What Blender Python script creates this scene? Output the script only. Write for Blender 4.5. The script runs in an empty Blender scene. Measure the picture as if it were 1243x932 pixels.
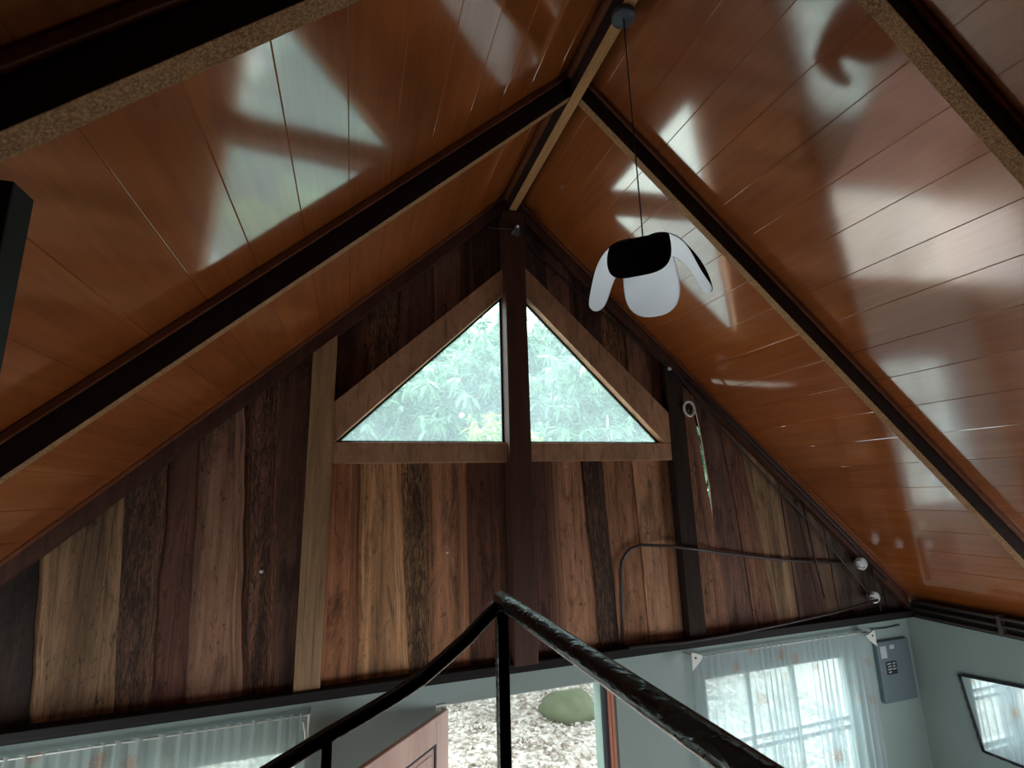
import bpy, math, random
import numpy as np
from mathutils import Vector, Matrix, noise
random.seed(7); rng = np.random.default_rng(7)
C = bpy.context.scene.collection
Z0 = 3.55                       # eye height above the ground floor; shapes below are given relative to the eye
# ------------------------------------------------------------------ camera
YAW, PITCH, ROLL, FPX = 0.3100, 0.2107, -0.0267, 605.0
cd = bpy.data.cameras.new('camera'); cam = bpy.data.objects.new('camera', cd); C.objects.link(cam)
cd.sensor_fit = 'HORIZONTAL'; cd.sensor_width = 36; cd.lens = FPX / 1243 * 36; cd.clip_start = .02; cd.clip_end = 300
fw = Vector((math.sin(YAW)*math.cos(PITCH), math.cos(YAW)*math.cos(PITCH), math.sin(PITCH)))
rt = Vector((math.cos(YAW), -math.sin(YAW), 0)); up = rt.cross(fw)
c_, s_ = math.cos(ROLL), math.sin(ROLL)
r2 = c_*rt + s_*up; u2 = -s_*rt + c_*up
mw = Matrix((r2, u2, -fw)).transposed().to_4x4(); mw.translation = (0, 0, Z0)
cam.matrix_world = mw
bpy.context.scene.camera = cam
# ------------------------------------------------------------------ world, lights, exposure
SKY = 4.6
w = bpy.data.worlds.new('overcast_sky'); bpy.context.scene.world = w; w.use_nodes = True
nt = w.node_tree; nt.nodes.clear()
wo = nt.nodes.new('ShaderNodeOutputWorld'); bg = nt.nodes.new('ShaderNodeBackground')
tc = nt.nodes.new('ShaderNodeTexCoord'); sp = nt.nodes.new('ShaderNodeSeparateXYZ'); rp = nt.nodes.new('ShaderNodeValToRGB')
nt.links.new(tc.outputs['Generated'], sp.inputs[0]); nt.links.new(sp.outputs['Z'], rp.inputs[0])
rp.color_ramp.elements[0].color = (.62, .70, .72, 1); rp.color_ramp.elements[1].color = (.86, .95, 1, 1)
nt.links.new(rp.outputs[0], bg.inputs[0]); bg.inputs[1].default_value = SKY; nt.links.new(bg.outputs[0], wo.inputs[0])
vs = bpy.context.scene.view_settings
vs.view_transform = 'Standard'; vs.look = 'None'; vs.exposure = 0; vs.gamma = 1; vs.use_curve_mapping = False
bpy.context.scene.display_settings.display_device = 'sRGB'
def area(name, loc, target, sx, sy, power, col):
    l = bpy.data.lights.new(name, 'AREA'); l.shape = 'RECTANGLE'; l.size = sx; l.size_y = sy; l.energy = power; l.color = col
    o = bpy.data.objects.new(name, l); C.objects.link(o); o.location = (loc[0], loc[1], loc[2]+Z0)
    d = Vector(target) - Vector(loc); o.rotation_euler = d.to_track_quat('-Z', 'Y').to_euler(); return o
sl = bpy.data.lights.new('hazy_sun', 'SUN'); sl.energy = 11; sl.angle = math.radians(50); sl.color = (1, .99, .96)
so = bpy.data.objects.new('hazy_sun', sl); C.objects.link(so); so.location = (0, 20, 20); so.rotation_euler = Vector((.15, -.5, -1)).to_track_quat('-Z', 'Y').to_euler()
# fill lights added out of view: two by side-wall openings, one under the loft
area('fill_light_left', (-3.02, 2.95, -2.35), (2.5, 2.9, .4), 1.7, 1.2, 26, (.93, .98, 1))
area('fill_light_right', (5.47, 1.75, -2.35), (0, 3.2, .4), 1.4, 1.2, 30, (.93, .98, 1))
area('fill_light_back', (1.3, -1.4, -2.5), (1.3, 4.1, -.9), 3.2, 1.4, 70, (.95, .98, 1))  # added fill under the loft; the back wall has no opening
# ------------------------------------------------------------------ helpers
def lin(c):
    return tuple(((x/255/12.92) if x/255 <= .04045 else ((x/255+.055)/1.055)**2.4) for x in c)
class MB:
    def __init__(s): s.v = []; s.f = []; s.m = []; s.c = []; s.sm = []
    def add(s, vs, fs, mi=0, col=None, smooth=False):
        b = len(s.v); s.v += [tuple(v) for v in vs]; s.c += [col or (1, 1, 1, 1)]*len(vs)
        for f in fs: s.f.append([i+b for i in f]); s.m.append(mi); s.sm.append(smooth)
        return b
    def box(s, x0, x1, y0, y1, z0, z1, mi=0, col=None):
        s.hexa([(x0, y0, z0), (x1, y0, z0), (x1, y1, z0), (x0, y1, z0), (x0, y0, z1), (x1, y0, z1), (x1, y1, z1), (x0, y1, z1)], mi, col); return s
    def hexa(s, p, mi=0, col=None):
        s.add(p, [(3, 2, 1, 0), (4, 5, 6, 7), (0, 1, 5, 4), (1, 2, 6, 5), (2, 3, 7, 6), (3, 0, 4, 7)], mi, col); return s
    def poly_y(s, pts, y0, y1, mi=0, col=None):      # polygon in xz, counter-clockwise seen from -y, extruded y0 (front) to y1
        n = len(pts); vs = [(p[0], y0, p[1]) for p in pts] + [(p[0], y1, p[1]) for p in pts]
        fs = [tuple(range(n)), tuple(range(2*n-1, n-1, -1))] + [((i+1) % n, i, i+n, (i+1) % n + n) for i in range(n)]
        s.add(vs, fs, mi, col); return s
    def tube(s, pts, r, n=12, mi=0, cap=True, rad=None, smooth=True):
        P = [Vector(p) for p in pts]; rings = []; prev = None
        for i, p in enumerate(P):
            t = (P[min(i+1, len(P)-1)] - P[max(i-1, 0)]).normalized()
            if prev is None:
                a = Vector((0, 0, 1)) if abs(t.z) < .9 else Vector((1, 0, 0)); u = t.cross(a).normalized()
            else: u = (prev - t*prev.dot(t)).normalized()
            prev = u; v = t.cross(u); rr = rad[i] if rad else r
            rings.append([p + rr*(math.cos(2*math.pi*k/n)*u + math.sin(2*math.pi*k/n)*v) for k in range(n)])
        vs = [q for R in rings for q in R]; fs = []
        for i in range(len(P)-1):
            for k in range(n): fs.append((i*n+k, i*n+(k+1) % n, (i+1)*n+(k+1) % n, (i+1)*n+k))
        if cap: fs += [tuple(range(n-1, -1, -1)), tuple(range((len(P)-1)*n, len(P)*n))]
        s.add(vs, fs, mi, None, smooth); return s
    def disc(s, c, axis, r, h, n=24, mi=0, prof=None):   # lathe about axis: prof list of (radius, height)
        prof = prof or [(0, 0), (r, 0), (r, h), (0, h)]
        a = Vector(axis).normalized(); q = Vector((0, 0, 1)) if abs(a.z) < .9 else Vector((1, 0, 0)); u = a.cross(q).normalized(); v = a.cross(u)
        vs = []; fs = []
        for rr, hh in prof:
            for k in range(n):
                t = 2*math.pi*k/n; vs.append(Vector(c) + a*hh + max(rr, 1e-4)*(math.cos(t)*u + math.sin(t)*v))
        for i in range(len(prof)-1):
            for k in range(n): fs.append((i*n+k, i*n+(k+1) % n, (i+1)*n+(k+1) % n, (i+1)*n+k))
        s.add(vs, fs, mi, None, True); return s
    def build(s, name, mats, parent=None, origin=None, bevel=0, kind=None):
        me = bpy.data.meshes.new(name)
        ox, oy, oz = origin if origin else (0, 0, 0)
        base = Vector((ox, oy, oz)) if origin else Vector((0, 0, -Z0)) if parent is None else Vector((0, 0, -Z0))
        if parent is not None:
            pl = parent.get('_o'); base = Vector(pl)
        me.from_pydata([tuple(Vector(v) - base) for v in s.v], [], s.f)
        mats = mats if isinstance(mats, (list, tuple)) else [mats]
        for m in mats: me.materials.append(m)
        me.polygons.foreach_set('material_index', s.m); me.polygons.foreach_set('use_smooth', s.sm)
        ca = me.color_attributes.new('tone', 'FLOAT_COLOR', 'POINT'); ca.data.foreach_set('color', np.array(s.c, dtype=np.float32).ravel())
        me.update(); me.validate()
        import bmesh
        bm = bmesh.new(); bm.from_mesh(me); bmesh.ops.recalc_face_normals(bm, faces=bm.faces); bm.to_mesh(me); bm.free()
        o = bpy.data.objects.new(name, me); C.objects.link(o)
        if parent is not None: o.parent = parent
        elif origin: o.location = (ox, oy, oz + Z0)
        o['_o'] = tuple(base)
        if bevel:
            b = o.modifiers.new('bevel', 'BEVEL'); b.width = bevel; b.segments = 2; b.limit_method = 'ANGLE'; b.angle_limit = .7
        if kind: o['kind'] = kind
        return o
def tag(o, label=None, cat=None, group=None, kind=None):
    if label: o['label'] = label
    if cat: o['category'] = cat
    if group: o['group'] = group
    if kind: o['kind'] = kind
    return o
def thing(name, loc, label, cat, group=None):
    o = bpy.data.objects.new(name, None); C.objects.link(o); o.empty_display_size = .1
    o.location = (loc[0], loc[1], loc[2]+Z0); o['_o'] = tuple(loc); return tag(o, label, cat, group)
# ------------------------------------------------------------------ materials
def newmat(name):
    m = bpy.data.materials.new(name); m.use_nodes = True; return m, m.node_tree, m.node_tree.nodes['Principled BSDF']
def N(nt, t, **k):
    n = nt.nodes.new(t)
    for a, b in k.items(): setattr(n, a, b)
    return n
def mix(nt, fac, a, b, mode='MIX'):
    m = nt.nodes.new('ShaderNodeMix'); m.data_type = 'RGBA'; m.blend_type = mode
    for s, v in ((0, fac), (6, a), (7, b)):
        if hasattr(v, 'is_linked') or isinstance(v, bpy.types.NodeSocket): nt.links.new(v, m.inputs[s])
        else: m.inputs[s].default_value = v if s == 0 else (*v[:3], 1)
    return m.outputs[2]
def noisetex(nt, scale=(1, 1, 1), detail=4, rough=.6, coord='Object', sc=1.0, dist=0, offset=None):
    t = N(nt, 'ShaderNodeTexCoord'); mp = N(nt, 'ShaderNodeMapping'); mp.inputs['Scale'].default_value = scale
    nt.links.new(t.outputs[coord], mp.inputs['Vector'])
    if offset is not None: nt.links.new(offset, mp.inputs['Location'])
    n = N(nt, 'ShaderNodeTexNoise'); n.inputs['Scale'].default_value = sc; n.inputs['Detail'].default_value = detail
    n.inputs['Roughness'].default_value = rough; n.inputs['Distortion'].default_value = dist
    nt.links.new(mp.outputs[0], n.inputs['Vector']); return n.outputs[0]
def ramp(nt, src, stops):
    r = N(nt, 'ShaderNodeValToRGB'); e = r.color_ramp.elements
    while len(e) < len(stops): e.new(.5)
    for i, (p, c) in enumerate(stops):
        e[i].position = p; e[i].color = (c, c, c, 1) if not isinstance(c, tuple) else (*c[:3], 1)
    nt.links.new(src, r.inputs[0]); return r.outputs[0]
def bump(nt, b, h, strength=.3, dist=.01):
    n = N(nt, 'ShaderNodeBump'); n.inputs['Strength'].default_value = strength; n.inputs['Distance'].default_value = dist
    nt.links.new(h, n.inputs['Height']); nt.links.new(n.outputs[0], b.inputs['Normal']); return n
def simple(name, col, rough=.5, metal=0, spec=None, coat=0, var=.12, vs=(20, 20, 20)):
    m, nt, b = newmat(name)
    n = noisetex(nt, vs); a = tuple(c*(1-var) for c in col); d = tuple(min(1, c*(1+var)) for c in col)
    nt.links.new(mix(nt, n, a, d), b.inputs['Base Color'])
    b.inputs['Roughness'].default_value = rough; b.inputs['Metallic'].default_value = metal; b.inputs['Coat Weight'].default_value = coat
    if spec is not None: b.inputs['Specular IOR Level'].default_value = spec
    return m
def wood(name, dark, light, scale, rough=.65, bumpst=.3, spots=0, tone=False, coat=0, fleck=None):
    m, nt, b = newmat(name)
    off = None
    if tone:
        at = N(nt, 'ShaderNodeAttribute', attribute_name='tone'); 
        vm = N(nt, 'ShaderNodeVectorMath', operation='SCALE'); vm.inputs[3].default_value = 37.0
        nt.links.new(at.outputs['Color'], vm.inputs[0]); off = vm.outputs[0]
    g = noisetex(nt, scale, 6, .65, dist=.6, offset=off); big = noisetex(nt, tuple(s*.18 for s in scale), 5, .6, offset=off)
    col = mix(nt, ramp(nt, g, [(.3, 0.), (.7, 1.)]), dark, light)
    if tone:
        tn = mix(nt, 1.0, at.outputs['Color'], ramp(nt, g, [(.25, .55), (.5, .95), (.75, 1.3)]), 'MULTIPLY')
        col = mix(nt, 1.0, tn, ramp(nt, big, [(.32, .5), (.5, 1.), (.7, 1.35)]), 'MULTIPLY')
        bl = noisetex(nt, (7, 7, 1.6), 6, .7, dist=.8, offset=off)
        col = mix(nt, 1.0, col, ramp(nt, bl, [(.35, .45), (.48, 1.), (.66, 1.2)]), 'MULTIPLY')
        bk = noisetex(nt, (42, 42, 6), 6, .75, dist=2.0, offset=off)     # crumbly bark figure where the plank keeps its bark
        bmix = N(nt, 'ShaderNodeMath', operation='MULTIPLY'); nt.links.new(at.outputs['Alpha'], bmix.inputs[0]); nt.links.new(ramp(nt, bk, [(.46, 0.), (.54, 1.)]), bmix.inputs[1])
        col = mix(nt, bmix.outputs[0], col, (.014, .009, .006))
        bm2 = N(nt, 'ShaderNodeMath', operation='MULTIPLY'); nt.links.new(at.outputs['Alpha'], bm2.inputs[0]); nt.links.new(ramp(nt, bk, [(.30, 1.), (.38, 0.)]), bm2.inputs[1])
        col = mix(nt, bm2.outputs[0], col, lin((160, 116, 70)))
    else:
        col = mix(nt, 1.0, col, ramp(nt, big, [(.3, .75), (.7, 1.15)]), 'MULTIPLY')
    if spots:
        sn = noisetex(nt, tuple(max(s*.9, 9) for s in scale), 6, .75, sc=1, dist=1.2, offset=off)
        col = mix(nt, ramp(nt, sn, [(.57, 0.), (.68, spots)]), col, (.012, .008, .006))
        ln = noisetex(nt, (scale[0]*3, scale[1]*3, scale[2]*.5), 3, .5, offset=off)
        col = mix(nt, ramp(nt, ln, [(.60, 0.), (.72, .55)]), col, (.02, .012, .008))
    if fleck:
        fn = noisetex(nt, (120, 120, 120), 5, .75, dist=.3)
        col = mix(nt, ramp(nt, fn, [(.42, .0), (.62, .8)]), col, fleck)
    nt.links.new(col, b.inputs['Base Color']); b.inputs['Roughness'].default_value = rough
    b.inputs['Specular IOR Level'].default_value = .3; b.inputs['Coat Weight'].default_value = coat
    bump(nt, b, g, bumpst, .006); return m
M = {}
M['plank'] = wood('rough_sawn_plank', (1, 1, 1), (1, 1, 1), (22, 22, 1.3), .8, .5, .85, True)
M['frame_wood'] = wood('planed_frame_wood', lin((160, 120, 92)), lin((200, 158, 126)), (14, 14, 6), .6, .15, .25)
M['post_wood'] = wood('pale_post_wood', lin((138, 110, 80)), lin((184, 150, 112)), (20, 20, 1.6), .65, .2, .3)
M['dark_post'] = wood('dark_post_wood', lin((70, 44, 36)), lin((92, 60, 48)), (18, 18, 1.4), .6, .2)
M['rafter'] = wood('rafter_wood', lin((108, 74, 50)), lin((150, 108, 74)), (9, 5, 9), .75, .4, 0, fleck=lin((208, 164, 118)))
M['rafter_side'] = wood('shaded_rafter_side', lin((38, 27, 23)), lin((56, 41, 35)), (9, 5, 9), .7, .2)  # darker copy of the rafter wood; side shade is put into the colour
M['molding'] = wood('molding_wood', lin((110, 62, 40)), lin((140, 84, 56)), (8, 3, 8), .45, .1)
M['beam'] = wood('old_beam_wood', lin((14, 11, 11)), lin((26, 20, 18)), (2, 12, 12), .7, .3)
M['ridge'] = wood('ridge_wood', lin((140, 96, 60)), lin((190, 140, 92)), (20, 3, 20), .7, .3, fleck=lin((196, 150, 100)))
# glossy ceiling laminate
m, nt, b = newmat('varnished_ceiling_panel'); M['ceil'] = m
at = N(nt, 'ShaderNodeAttribute', attribute_name='tone')
g = noisetex(nt, (16, 1.1, 16), 6, .6, dist=1.2); g2 = noisetex(nt, (3, .8, 3), 3, .5)
col = mix(nt, ramp(nt, g, [(.35, 0.), (.65, 1.)]), lin((156, 82, 32)), lin((176, 97, 40)))
col = mix(nt, 1.0, col, ramp(nt, g2, [(.3, .9), (.7, 1.06)]), 'MULTIPLY')
col = mix(nt, 1.0, col, at.outputs['Color'], 'MULTIPLY')
nt.links.new(col, b.inputs['Base Color']); b.inputs['Roughness'].default_value = .5; b.inputs['Specular IOR Level'].default_value = .2
b.inputs['Coat Weight'].default_value = 1; b.inputs['Coat Roughness'].default_value = .095; b.inputs['Coat IOR'].default_value = 3.1
wv = noisetex(nt, (2.2, .7, 2.2), 2, .4); 
bn = N(nt, 'ShaderNodeBump'); bn.inputs['Strength'].default_value = .05; bn.inputs['Distance'].default_value = .02
nt.links.new(wv, bn.inputs['Height']); nt.links.new(bn.outputs[0], b.inputs['Coat Normal'])
M['plaster'] = simple('blue_grey_painted_plaster', lin((154, 173, 170)), .6, var=.06, vs=(2, 2, 2))
M['black_paint'] = simple('glossy_black_green_paint', lin((5, 12, 14)), .25, coat=0, spec=.4)
nt = M['black_paint'].node_tree; b = nt.nodes['Principled BSDF']; bump(nt, b, noisetex(nt, (60, 30, 60), 2, .5, dist=.6), .6, .006)
M['white_shade'] = simple('white_lamp_enamel', lin((226, 232, 236)), .35, var=.01)
M['black_shade'] = simple('black_lamp_enamel', (.004, .004, .004), .9, var=.1, spec=.1)
M['canopy'] = simple('grey_canopy_metal', lin((62, 70, 80)), .45, var=.05)
M['cord'] = simple('black_cord', (.008, .008, .008), .6)
M['cable'] = simple('black_rubber_cable', lin((42, 36, 36)), .5)
M['conduit'] = simple('dark_conduit', lin((72, 62, 60)), .4)
M['porcelain'] = simple('white_porcelain', lin((214, 222, 222)), .3, var=.04)
M['plastic'] = simple('white_bracket_plastic', lin((225, 228, 222)), .4, var=.03)
M['steel'] = simple('grey_panel_steel', lin((106, 124, 132)), .45, var=.04)
M['sticker'] = simple('white_sticker', lin((190, 205, 210)), .6, var=.05)
M['label_black'] = simple('black_label', lin((14, 14, 18)), .4)
M['door_wood'] = wood('door_wood', lin((226, 184, 172)), lin((240, 208, 198)), (12, 12, 1.5), .35, .1, coat=.3)
M['jamb_red'] = wood('red_jamb_wood', lin((186, 118, 98)), lin((214, 150, 126)), (12, 12, 1.5), .4, .1)
M['jamb_dark'] = simple('dark_jamb_paint', lin((46, 40, 56)), .5)
M['jamb_green'] = simple('pale_green_stop', lin((112, 138, 132)), .5)
M['dark_trim'] = simple('dark_glazing_bead', lin((18, 22, 30)), .5)
M['frame_alu'] = simple('white_window_frame', lin((190, 200, 200)), .5, var=.05)
M['rock'] = simple('mossy_boulder', lin((96, 104, 80)), .9, var=.35, vs=(4, 4, 4))
M['bark'] = simple('tree_bark', lin((120, 115, 100)), .9, var=.3, vs=(10, 10, 2))
M['mirror'] = simple('mirror_glass', (.86, .86, .86), .03, metal=1, var=.01)
M['mirror_frame'] = simple('dark_ornate_frame', lin((44, 44, 52)), .4, metal=.3)
# tiled floor
m, nt, b = newmat('pale_glossy_floor_tile'); M['floor'] = m
t = N(nt, 'ShaderNodeTexCoord'); br = N(nt, 'ShaderNodeTexBrick'); br.offset = 0; br.inputs['Scale'].default_value = 1
br.inputs['Brick Width'].default_value = .4; br.inputs['Row Height'].default_value = .4; br.inputs['Mortar Size'].default_value = .004
br.inputs['Color1'].default_value = (*lin((168, 150, 138)), 1); br.inputs['Color2'].default_value = (*lin((160, 145, 133)), 1); br.inputs['Mortar'].default_value = (.2, .18, .17, 1)
nt.links.new(t.outputs['Object'], br.inputs['Vector']); nt.links.new(br.outputs[0], b.inputs['Base Color']); b.inputs['Roughness'].default_value = .15
M['loft'] = wood('loft_floor_board', lin((96, 62, 42)), lin((130, 90, 62)), (14, 1.5, 14), .5, .2)
# hazy pane
m = bpy.data.materials.new('hazy_window_pane'); m.use_nodes = True; nt = m.node_tree; nt.nodes.clear(); M['pane'] = m
o = N(nt, 'ShaderNodeOutputMaterial'); tr = N(nt, 'ShaderNodeBsdfTransparent'); tl = N(nt, 'ShaderNodeBsdfTranslucent'); gl = N(nt, 'ShaderNodeBsdfGlossy')
tr.inputs[0].default_value = (.95, 1, .99, 1); tl.inputs[0].default_value = (.75, .95, 1, 1); gl.inputs['Roughness'].default_value = .02
m1 = N(nt, 'ShaderNodeMixShader'); m2 = N(nt, 'ShaderNodeMixShader')
hz = noisetex(nt, (1.2, 1.2, 1.2), 3, .6); hr = ramp(nt, hz, [(.3, .10), (.7, .17)])
nt.links.new(hr, m1.inputs[0]); nt.links.new(tr.outputs[0], m1.inputs[1]); nt.links.new(tl.outputs[0], m1.inputs[2])
m2.inputs[0].default_value = .05; nt.links.new(m1.outputs[0], m2.inputs[1]); nt.links.new(gl.outputs[0], m2.inputs[2]); nt.links.new(m2.outputs[0], o.inputs[0])
# sheer curtain with embroidered flowers
def curtain_mat(name, col, alpha0, flower):
    m = bpy.data.materials.new(name); m.use_nodes = True; nt = m.node_tree; nt.nodes.clear()
    o = N(nt, 'ShaderNodeOutputMaterial'); tr = N(nt, 'ShaderNodeBsdfTransparent'); tl = N(nt, 'ShaderNodeBsdfTranslucent'); df = N(nt, 'ShaderNodeBsdfDiffuse')
    t = N(nt, 'ShaderNodeTexCoord'); mp = N(nt, 'ShaderNodeMapping'); mp.inputs['Scale'].default_value = (4.6, .01, 3.8); nt.links.new(t.outputs['Object'], mp.inputs[0])
    vo = N(nt, 'ShaderNodeTexVoronoi'); vo.inputs['Scale'].default_value = 1; nt.links.new(mp.outputs[0], vo.inputs['Vector'])
    # petals: distance from the flower centre modulated by a fine noise
    fn = noisetex(nt, (34, .1, 34), 3, .7, dist=1.5)
    ad = N(nt, 'ShaderNodeMath', operation='MULTIPLY_ADD'); nt.links.new(fn, ad.inputs[0]); ad.inputs[1].default_value = .62; nt.links.new(vo.outputs['Distance'], ad.inputs[2])
    fl = ramp(nt, ad.outputs[0], [(.46, 1.), (.54, 0.)])
    c = mix(nt, fl, col, flower)
    nt.links.new(c, tl.inputs[0]); nt.links.new(c, df.inputs[0])
    ms = N(nt, 'ShaderNodeMixShader'); ms.inputs[0].default_value = .5; nt.links.new(tl.outputs[0], ms.inputs[1]); nt.links.new(df.outputs[0], ms.inputs[2])
    ma = N(nt, 'ShaderNodeMixShader'); fa = ramp(nt, fl, [(0., alpha0), (1., min(1, alpha0+.14))])
    nt.links.new(fa, ma.inputs[0]); nt.links.new(tr.outputs[0], ma.inputs[1]); nt.links.new(ms.outputs[0], ma.inputs[2]); nt.links.new(ma.outputs[0], o.inputs[0]); return m
M['curtain_r'] = curtain_mat('sheer_floral_curtain_fabric', lin((214, 226, 232)), .5, lin((206, 184, 168)))
M['curtain_l'] = curtain_mat('sheer_plain_curtain_fabric', lin((206, 216, 212)), .66, lin((200, 175, 160)))
def leafmat(name, a, bcol):
    m, nt, b = newmat(name); at = N(nt, 'ShaderNodeAttribute', attribute_name='tone')
    nt.links.new(mix(nt, at.outputs['Color'], a, bcol), b.inputs['Base Color']); b.inputs['Roughness'].default_value = .42
    tl = N(nt, 'ShaderNodeBsdfTranslucent'); nt.links.new(mix(nt, at.outputs['Color'], a, bcol), tl.inputs[0])
    ms = N(nt, 'ShaderNodeMixShader'); ms.inputs[0].default_value = .35; nt.links.new(b.outputs[0], ms.inputs[1]); nt.links.new(tl.outputs[0], ms.inputs[2])
    nt.links.new(ms.outputs[0], nt.nodes['Material Output'].inputs[0]); return m
M['leaf'] = leafmat('mango_leaf', lin((44, 86, 72)), lin((162, 208, 166)))
M['leaf_y'] = leafmat('yellow_green_leaf', lin((120, 160, 60)), lin((200, 220, 110)))
M['litter'] = leafmat('dry_leaf', lin((150, 130, 115)), lin((240, 238, 232)))
m, nt, b = newmat('leaf_littered_ground'); M['ground'] = m
g = noisetex(nt, (14, 14, 14), 6, .8); 
nt.links.new(mix(nt, ramp(nt, g, [(.35, 0.), (.62, 1.)]), lin((150, 146, 138)), lin((228, 226, 216))), b.inputs['Base Color']); b.inputs['Roughness'].default_value = .9
# ------------------------------------------------------------------ dimensions
XR, ZA, S = 1.3115, 2.756, .926
XL, XRt, YF, YB = -3.1, 5.55, 4.1, -3.0
ZB0, ZB1 = -1.365, -1.30            # wall beam under the planks
ZF = -3.55
def zc(x): return ZA - S*abs(x-XR)
# ------------------------------------------------------------------ roof
def ceiling(sg):
    mb = MB(); x = XR; k = 0
    xe = XRt+.25 if sg > 0 else XL-.25
    xs = []; x0 = (2.103-XR) if sg > 0 else (XR-.135)
    off = x0 - .2043*math.floor(x0/.2043)
    e = [0] + [off + .2043*i for i in range(40) if off + .2043*i < abs(xe-XR)-.03] + [abs(xe-XR)]
    nrm = Vector((sg*S, 0, 1)).normalized(); g = .0022; dz = .0035
    for i in range(len(e)-1):
        a, b_ = e[i], e[i+1]; tn = 1 + rng.uniform(-.07, .07); tl = rng.uniform(-.0009, .0009)
        cuts = [(a, dz), (a+g, tl), (b_-g, -tl), (b_, dz)]
        ys = [YB-.1, YF+.3]; vs = []
        for u, h in cuts:
            for y in ys:
                p = Vector((XR+sg*u, y, ZA-S*u)) + nrm*h; vs.append(p)
        mb.add(vs, [(2*j, 2*j+1, 2*j+3, 2*j+2) for j in range(3)], 0, (tn, tn, tn, 1))
    # outer roof skin
    o = .16
    vs = [Vector((XR, YB-.1, ZA+o)), Vector((XR, YF+.5, ZA+o)), Vector((xe, YF+.5, ZA-S*abs(xe-XR)+o)), Vector((xe, YB-.1, ZA-S*abs(xe-XR)+o))]
    mb.add(vs, [(0, 1, 2, 3)], 1)
    lo = [Vector((XR, YF+.5, ZA)), Vector((xe, YF+.5, ZA-S*abs(xe-XR)))]
    mb.add([vs[1], vs[2], lo[1], lo[0]], [(0, 1, 2, 3)], 1)
    ob = mb.build('ceiling', [M['ceil'], M['beam']]); return tag(ob, kind='structure')
ceiling(-1); ceiling(1)
# rafters
def sloped(mb, sg, y0, y1, e0, e1, u0, u1, mi=0):     # bar following the roof: offsets e0..e1 below the ceiling, from u0 to u1 out from the ridge
    def P(u, y, e): return (XR+sg*u, y, ZA-S*u-e)
    mb.hexa([P(u0, y0, e1), P(u1, y0, e1), P(u1, y1, e1), P(u0, y1, e1), P(u0, y0, e0), P(u1, y0, e0), P(u1, y1, e0), P(u0, y1, e0)] if sg > 0 else
            [P(u1, y0, e1), P(u0, y0, e1), P(u0, y1, e1), P(u1, y1, e1), P(u1, y0, e0), P(u0, y0, e0), P(u0, y1, e0), P(u1, y1, e0)], mi)
RW = .036
specs = [(4.015, 4.085, .155, 'against the plank gable wall', 4.24), (2.545, 2.60, .197, 'second from gable wall', 4.3), (1.115, 1.185, .185, 'nearest the viewer', 4.3)]
for y0, y1, e, where, ue in specs:
    for sg in (-1, 1):
        side = 'left' if sg < 0 else 'right'
        u1 = (XRt-XR-.02) if sg > 0 else (XR-XL-.02)
        ru0 = RW+.003
        u1 = min(u1, 4.2)
        t = thing('rafter', (XR+sg*u1, y0, ZA-S*u1), 'dark timber rafter with rough lighter underside, %s roof slope, %s' % (side, where), 'rafter', 'roof rafters')
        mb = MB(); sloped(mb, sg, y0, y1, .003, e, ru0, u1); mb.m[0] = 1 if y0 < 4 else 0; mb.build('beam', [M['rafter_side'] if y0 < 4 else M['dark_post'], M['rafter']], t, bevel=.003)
        mb = MB(); sloped(mb, sg, y0-.022, y0-.001, .004, .05 if y0 < 4 else .035, ru0, u1); mb.build('molding_strip', M['molding'], t, bevel=.004)
# ridge beam
t = thing('ridge_beam', (XR, YB, ZA-.26), 'timber ridge beam with light underside running along the roof peak', 'beam')
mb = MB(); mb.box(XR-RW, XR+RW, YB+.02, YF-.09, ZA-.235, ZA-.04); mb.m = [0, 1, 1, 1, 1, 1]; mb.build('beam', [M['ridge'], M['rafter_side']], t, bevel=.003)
mb = MB(); mb.box(XR-RW-.03, XR-RW-.001, YB+.02, 1.07, ZA-.115, ZA-.07); mb.box(XR-RW-.03, XR-RW-.001, 1.2, 2.52, ZA-.115, ZA-.07); mb.box(XR-RW-.03, XR-RW-.001, 2.61, 3.98, ZA-.115, ZA-.07); mb.build('molding_strip', M['molding'], t)
# near post on the left
mb = MB(); xn = -.655; yn0, yn1 = 1.12, 1.19
mb.box(xn-.12, xn, yn0, yn1, -1.35, zc(xn-.06)-.26); tag(mb.build('roof_post', simple('near_black_post', lin((16, 18, 24)), .6), origin=(xn-.06, 1.15, -1.35), bevel=.004), 'near-black timber post at the left edge holding up the nearest left rafter', 'post')
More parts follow.
